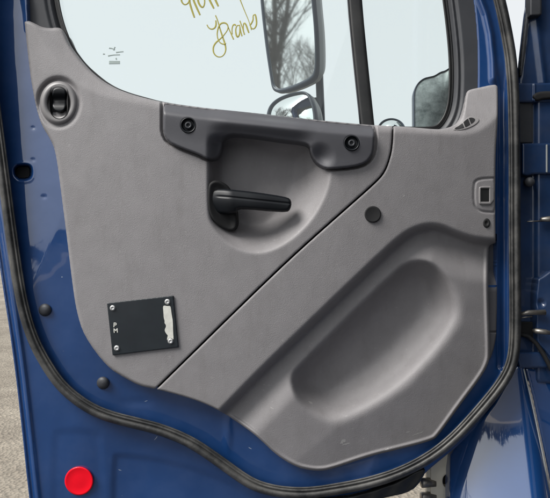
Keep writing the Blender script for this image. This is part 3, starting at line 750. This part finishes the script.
tube('strap_shim', [U(521, 317.8, 15), U(532, 316.4, 15)], [0.0014, 0.0016], M['steel'], cab, n=8)
rel('hinge_gap', [(519,322),(537,322),(537,331),(535,340),(519,334)], 29, 4, M['black_matte'], 0.8, 0, 0.6)
tube('hinge_bolt', [U(533, 330.5, 20), U(536, 331, 14), U(545, 332, 12), U(551, 333, 14)], [0.003, 0.006, 0.0055, 0.004], M['steel'], cab, n=7)
tube('drain_hose', [U(519, 334, 26), U(528, 336, 24), U(536, 343, 22), U(544, 355, 20), U(554, 374, 18), U(566, 400, 18)], 0.0045, M['black_matte'], cab, n=12, label='black hose behind the hinge')
# fairing (curved blue panel below)
FAIR = [(449,640),(449,455),(449,455),(462,436),(490,410),(508,380),(514,366),(524,366),(524,366),(531,400),(545,470),(575,620),(575,640)]
def fair_h(X, Y):
    cx = 517 + (Y - 400) * 0.11
    u = (X - cx)
    wl = 44 + (Y - 380) * 0.25
    H = 28 - 0.26 * u + 12 * (np.abs(np.minimum(u, 0)) / wl) ** 3 + 10 * (np.maximum(u, 0) / 20) ** 2.4
    v = np.maximum(Y - 372, 0)
    H = H - 0.00135 * v ** 2 - 0.02 * v
    return np.maximum(H, 2)
rel('curved_fairing', FAIR, 0, 12, M['strong_coat'], 1.0, 1, 2.0, label='glossy blue curved step fairing below the pillar', extra=fair_h)
rel('cowl_side', [(525.5,368),(720,400),(720,640),(579,640),(548,470),(534,402)], 30, 10, M['strong_coat'], 1.5, 0, 1.5, extra=lambda X, Y: -0.10 * (Y - 400) * 0.5 + 3 * ss((X - 600) / 60))
sweep('panel_gap', [(523.8,369),(532,402),(546.5,472),(578,640)], [(0.7, 1), (0.7, -0.8), (-0.7, -0.8), (-0.7, 1)], 21, M['housing'], cab, closed=False, smooth_n=1, label='pale edge bead between the two blue panels')
rel('pillar_foot', [(515,352),(550,352),(600,356),(600,368),(520,368)], 24, 10, M['paint_dark'], 1.0, 0, 2.0)
# cab volume to the right of the view: roof, rear wall, floor, seats box behind the aperture
box('roof', (0.66, -1.25, 2.72), (2.7, 0.55, 2.80), M['paint'], cab, 0.03)
box('rear_wall', (0.66, -1.35, 0.95), (2.7, -1.25, 2.79), M['paint'], cab, 0.02)
box('cab_floor', (0.66, -1.25, 0.95), (2.7, 0.0, 1.05), M['cab_in'], cab, 0.01)
box('dashboard', (0.95, 0.02, 1.05), (2.7, 0.45, 1.75), M['cab_in'], cab, 0.05)
box('far_side', (2.7, -1.3, 0.95), (2.76, 0.5, 2.79), M['cab_in'], cab, 0.01)
box('windscreen_frame', (0.75, 0.3, 1.7), (2.7, 0.36, 2.75), M['cab_in'], cab, 0.01)
box('headliner', (0.7, -1.22, 2.66), (2.68, 0.3, 2.715), M['cab_in'], cab, 0.01)
box('rear_trim', (0.7, -1.245, 1.06), (2.68, -1.2, 2.65), M['cab_in'], cab, 0.01)
box('sky_blocker', (0.75, -8.5, 0.9), (3.1, -1.6, 3.9), M['frame'], cab, 0.03)  # added out of view to block sky light from the right rear
box('seat_base', (0.95, -0.95, 1.05), (1.5, -0.45, 1.45), M['cab_in'], cab, 0.05)
box('seat_back', (0.95, -1.1, 1.4), (1.5, -0.95, 2.15), M['cab_in'], cab, 0.05)
box('sill_step', (0.62, -1.2, 0.5), (0.9, -0.05, 0.93), M['paint'], cab, 0.03)

# cream chassis bracket with bolts, seen under the door
ch = empty('chassis_bracket', U(438, 560, 60), 'cream painted metal bracket with hex bolts under the door corner', 'bracket')
relief('bracket_plate', (426, 430, 458, 600), 0.8, lambda X, Y: np.minimum(sdf([(428,434),(452,434),(453.5,500),(453,598),(430,598),(430.5,470)], X, Y), np.hypot((X - 446.5) / 0.62, (Y - 481)) - 6.5),
       lambda X, Y, s: 62 + lip(s, 1.5) - 4 * ss(1 - np.hypot((X - 446), (Y - 480)) / 14), 8, M['cream'], ch)
relief('bracket_hole', (440, 470, 458, 494), 0.8, lambda X, Y: sdf([(440,471),(453,471),(453,493),(440,493)], X, Y), lambda X, Y, s: 69.5 + 0 * X, 1, M['black_matte'], ch)
for yy in (482, 496, 512):
    tube('bolt', [U(434, yy, 66), U(422, yy + 1, 62), U(421, yy + 1, 62)], [0.0115, 0.0115, 0.009], M['steel'], ch, n=6)
relief('bolt_flange', (424, 462, 434, 560), 0.8, lambda X, Y: sdf([(427,470),(432,468),(432,556),(427,556)], X, Y), lambda X, Y, s: 64 + lip(s, 1), 6, M['cream'], ch)

# ---------------------------------------------------------- hood mirror and small convex mirror beyond the quarter glass
hm = empty('hood_mirror', U(436, 230, 420), 'mottled grey green rounded mirror seen through the front quarter pane', 'hood mirror')
mirror_unit('mirror_head', [(414,160),(413.5,102),(413.5,92),(417,84),(423,79),(429,77.5),(434,76.5),(440,72.5),(445,71.5),(452,66),(475,58),(486,70),(486,160),(450,170)], 420, M['dirty_mirror'], M['arm'], 0.008, 0.08, 0.02, hm, None, R(5))
tube('mirror_stalk', [U(450, 165, 430), U(452, 230, 432)], 0.012, M['arm'], hm, n=12)
rm = empty('round_mirror', U(391, 200, 380), 'pale round convex mirror just showing above the sill', 'convex mirror')
mirror_unit('mirror_head', [(391 + 14.5 * math.cos(a), 131.5 + 12.5 * math.sin(a)) for a in [i * math.pi / 6 for i in range(12)]], 380, M['mirror'], M['housing'], 0.04, 0.05, 0.03, rm, None, R(0), pitch=R(20))
tube('mirror_stalk', [U(391, 140, 390), U(391, 200, 392)], 0.01, M['arm'], rm, n=12)

# ================================================================== SURROUNDINGS
g = link('ground', [(-400,-400,0),(400,-400,0),(400,400,0),(-400,400,0)], [(0,1,2,3)], M['ground'], None, smooth=False); g['kind'] = 'structure'

V = []
rp = random.Random(5)
for i in range(48):
    a = 2 * math.pi * i / 48; ca_, sa_ = math.cos(a), math.sin(a); q_ = max(abs(ca_), abs(sa_)); V.append((-2 + 13 * ca_ / q_ * (1 + rp.uniform(-.03, .03)), -22 + 22.7 * sa_ / q_ * (1 + rp.uniform(-.004, .004)), 0.004))
pd = link('unseen_dark_pad', V, [tuple(range(48))], mat('unseen_dark_pad', (0.045, 0.045, 0.047), 0.9, var=0.3, var_scale=5, grain=0.6, grain_scale=60), None, smooth=False); pd['kind'] = 'structure'  # added unseen dark ground: less bounce light, darker paint reflections

def branch_mesh(seed, part):
    r_ = random.Random(seed); V = []; F = []
    def seg(p, q, a, b, n=4):
        t = (q - p).normalized(); u = t.orthogonal().normalized(); w = t.cross(u); base = len(V)
        for c, rr in ((p, a), (q, b)):
            for i in range(n):
                an = 2 * math.pi * i / n; V.append(c + u * rr * math.cos(an) + w * rr * math.sin(an))
        for i in range(n): F.append((base + i, base + (i + 1) % n, base + n + (i + 1) % n, base + n + i))
    def grow(p, d, l, r, lev):
        n = 3 if lev < 3 else 2; q = p
        for i in range(n):
            d2 = (d + Vector((r_.uniform(-1, 1), r_.uniform(-1, 1), r_.uniform(-0.3, 0.6))) * 0.16).normalized()
            e = q + d2 * l / n; seg(q, e, r * (1 - i / n * 0.35), r * (1 - (i + 1) / n * 0.35), 5 if lev < 2 else 3); q = e; d = d2
            if lev < 5 and lev > 0 and r_.random() < 0.75:
                sd = (d + Vector((r_.uniform(-1, 1), r_.uniform(-1, 1), r_.uniform(0, 0.7)))).normalized(); grow(q, sd, l * 0.62, r * 0.45, lev + 1)
        if lev < 5:
            for _ in range(2 if lev else 4):
                sd = (d + Vector((r_.uniform(-1, 1), r_.uniform(-1, 1), r_.uniform(0, 0.6))) * 0.75).normalized(); grow(q, sd, l * 0.74, r * 0.6, lev + 1)
    if part == 'trunk':
        p = Vector((0, 0, -0.05)); q = Vector((0.05, 0.03, 1.2)); e = Vector((0.0, 0.08, 2.4)); seg(p, q, 0.19, 0.155, 10); seg(q, e, 0.155, 0.14, 10)
    else: grow(Vector((0, 0.08, 2.38)), Vector((0.02, 0, 1)).normalized(), 2.3, 0.135, 0)
    return V, F
variants = []
for k in range(2):
    V1, F1 = branch_mesh(k + 3, 'trunk'); V2, F2 = branch_mesh(k + 11, 'crown')
    tr = link('trunk', V1, F1, M['bark'], None); cr = link('crown', V2, F2, M['bark'], None)
    variants.append((tr, cr))
spots = [(a * 1.55, b * 1.5) for a, b in [(-9.5,-0.6),(-11.5,-2.6),(-12.8,1.4),(-14,-1.0),(-16,-4.4),(-17.5,0.6),(-13.5,-6.5),(-19,-2.2),(-10.5,2.6),(-21,-5.0),(-20.5,2.6),(-16.5,4.0)]]
tree_words = ['nearest the mirror', 'second from the nearest']
for i, (x, y) in enumerate(spots):
    root = empty('bare_tree', (x, y, 0), 'tall bare leafless tree reflected in the wing mirror', 'tree', 'bare trees reflected in the wing mirror')
    tr, cr = variants[i % 2]
    s_ = random.uniform(1.15, 1.6)
    for src in (tr, cr):
        c = src if i < 2 else src.copy()
        if i >= 2: col.objects.link(c)
        c.parent = root
    root.rotation_euler.z = random.uniform(0, 6.28); root.scale = (s_, s_, s_)

# far wood all round, low on the horizon
V = []; F = []
def prism(p, q, a, b):
    t = (q - p).normalized(); u = t.orthogonal().normalized(); w = t.cross(u); base = len(V)
    for c, rr in ((p, a), (q, b)):
        for i in range(3):
            an = 2 * math.pi * i / 3; V.append(tuple(c + u * rr * math.cos(an) + w * rr * math.sin(an)))
    for i in range(3): F.append((base + i, base + (i + 1) % 3, base + 3 + (i + 1) % 3, base + 3 + i))
for i in range(1300):
    an = random.uniform(0, 2 * math.pi); rr = random.uniform(70, 84); c = Vector((rr * math.cos(an), rr * math.sin(an), 0))
    h = (5.2 + 1.8 * math.sin(an * 9) + 1.3 * math.sin(an * 23 + 1) + random.uniform(-0.6, 0.6)) * 1.15
    prism(c, c + Vector((0, 0, h * 0.72)), 0.22, 0.08)
    for k in range(24):
        z = h * random.uniform(0.15, 0.72); d = Vector((random.uniform(-1, 1), random.uniform(-1, 1), random.uniform(0.1, 1.0))).normalized()
        prism(c + Vector((0, 0, z)), c + Vector((0, 0, z)) + d * random.uniform(1.0, 2.2), 0.22, 0.05)
fw = link('far_wood', V, F, M['wood'], None, smooth=False); fw['kind'] = 'stuff'; fw['label'] = 'low dark line of leafless woodland on the horizon'; fw['category'] = 'wood'
V = []; F = []
n = 360
for i in range(n):
    a = 2 * math.pi * i / n; h = 2.6 + 0.8 * math.sin(a * 9) + 0.5 * math.sin(a * 31) + random.uniform(-0.4, 0.4)
    for r_, z in ((66, -0.02), (72, h * 0.7), (80, h), (95, h * 0.8), (110, -0.02)): V.append((r_ * math.cos(a), r_ * math.sin(a), z))
for i in range(n):
    for j in range(4): F.append((i * 5 + j, ((i + 1) % n) * 5 + j, ((i + 1) % n) * 5 + j + 1, i * 5 + j + 1))
hb = link('hills', V, F, M['wood'], None); hb['kind'] = 'structure'; fixn(hb)

# ================================================================== CAMERA, LIGHT
cd = bpy.data.cameras.new('camera'); cam = bpy.data.objects.new('camera', cd); col.objects.link(cam)
cam.location = (0, -D, CZ); cam.rotation_euler = (R(90), 0, 0); cd.sensor_width = 36; cd.lens = 36 * D / (550 * S)
cd.clip_start = 0.02; cd.clip_end = 1500; sc.camera = cam

EL, AZ = R(47), R(-117)      # sun: behind the camera, up and to the left
sun_dir = Vector((math.sin(AZ) * math.cos(EL), math.cos(AZ) * math.cos(EL), math.sin(EL)))   # towards the sun
sd = bpy.data.lights.new('sun', 'SUN'); sd.energy = 3.0; sd.angle = R(30); sd.color = (1.0, 0.97, 0.93)
so = bpy.data.objects.new('sun', sd); col.objects.link(so); so.rotation_euler = sun_dir.to_track_quat('Z', 'Y').to_euler(); so.location = (-3, -4, 6)
w = bpy.data.worlds.new('World'); sc.world = w; w.use_nodes = True; nt = w.node_tree; N = nt.nodes; L = nt.links
bg = N['Background']; sky = N.new('ShaderNodeTexSky'); sky.sky_type = 'NISHITA'; sky.sun_disc = False
sky.sun_elevation = EL; sky.sun_rotation = AZ % (2 * math.pi); sky.air_density = 1.0; sky.dust_density = 6.0; sky.ozone_density = 1.0
hs = N.new('ShaderNodeHueSaturation'); hs.inputs['Saturation'].default_value = 0.12; L.new(sky.outputs[0], hs.inputs['Color'])
mx = N.new('ShaderNodeMix'); mx.data_type = 'RGBA'; mx.inputs[0].default_value = 0.65; mx.inputs[7].default_value = (12.5, 13.0, 13.4, 1)
L.new(hs.outputs[0], mx.inputs[6]); L.new(mx.outputs[2], bg.inputs['Color']); bg.inputs['Strength'].default_value = 0.066
sc.view_settings.view_transform = 'Standard'; sc.view_settings.look = 'None'; sc.view_settings.exposure = 0.5; sc.view_settings.gamma = 1
sc.render.engine = 'CYCLES'; sc.cycles.max_bounces = 8; sc.cycles.transparent_max_bounces = 16
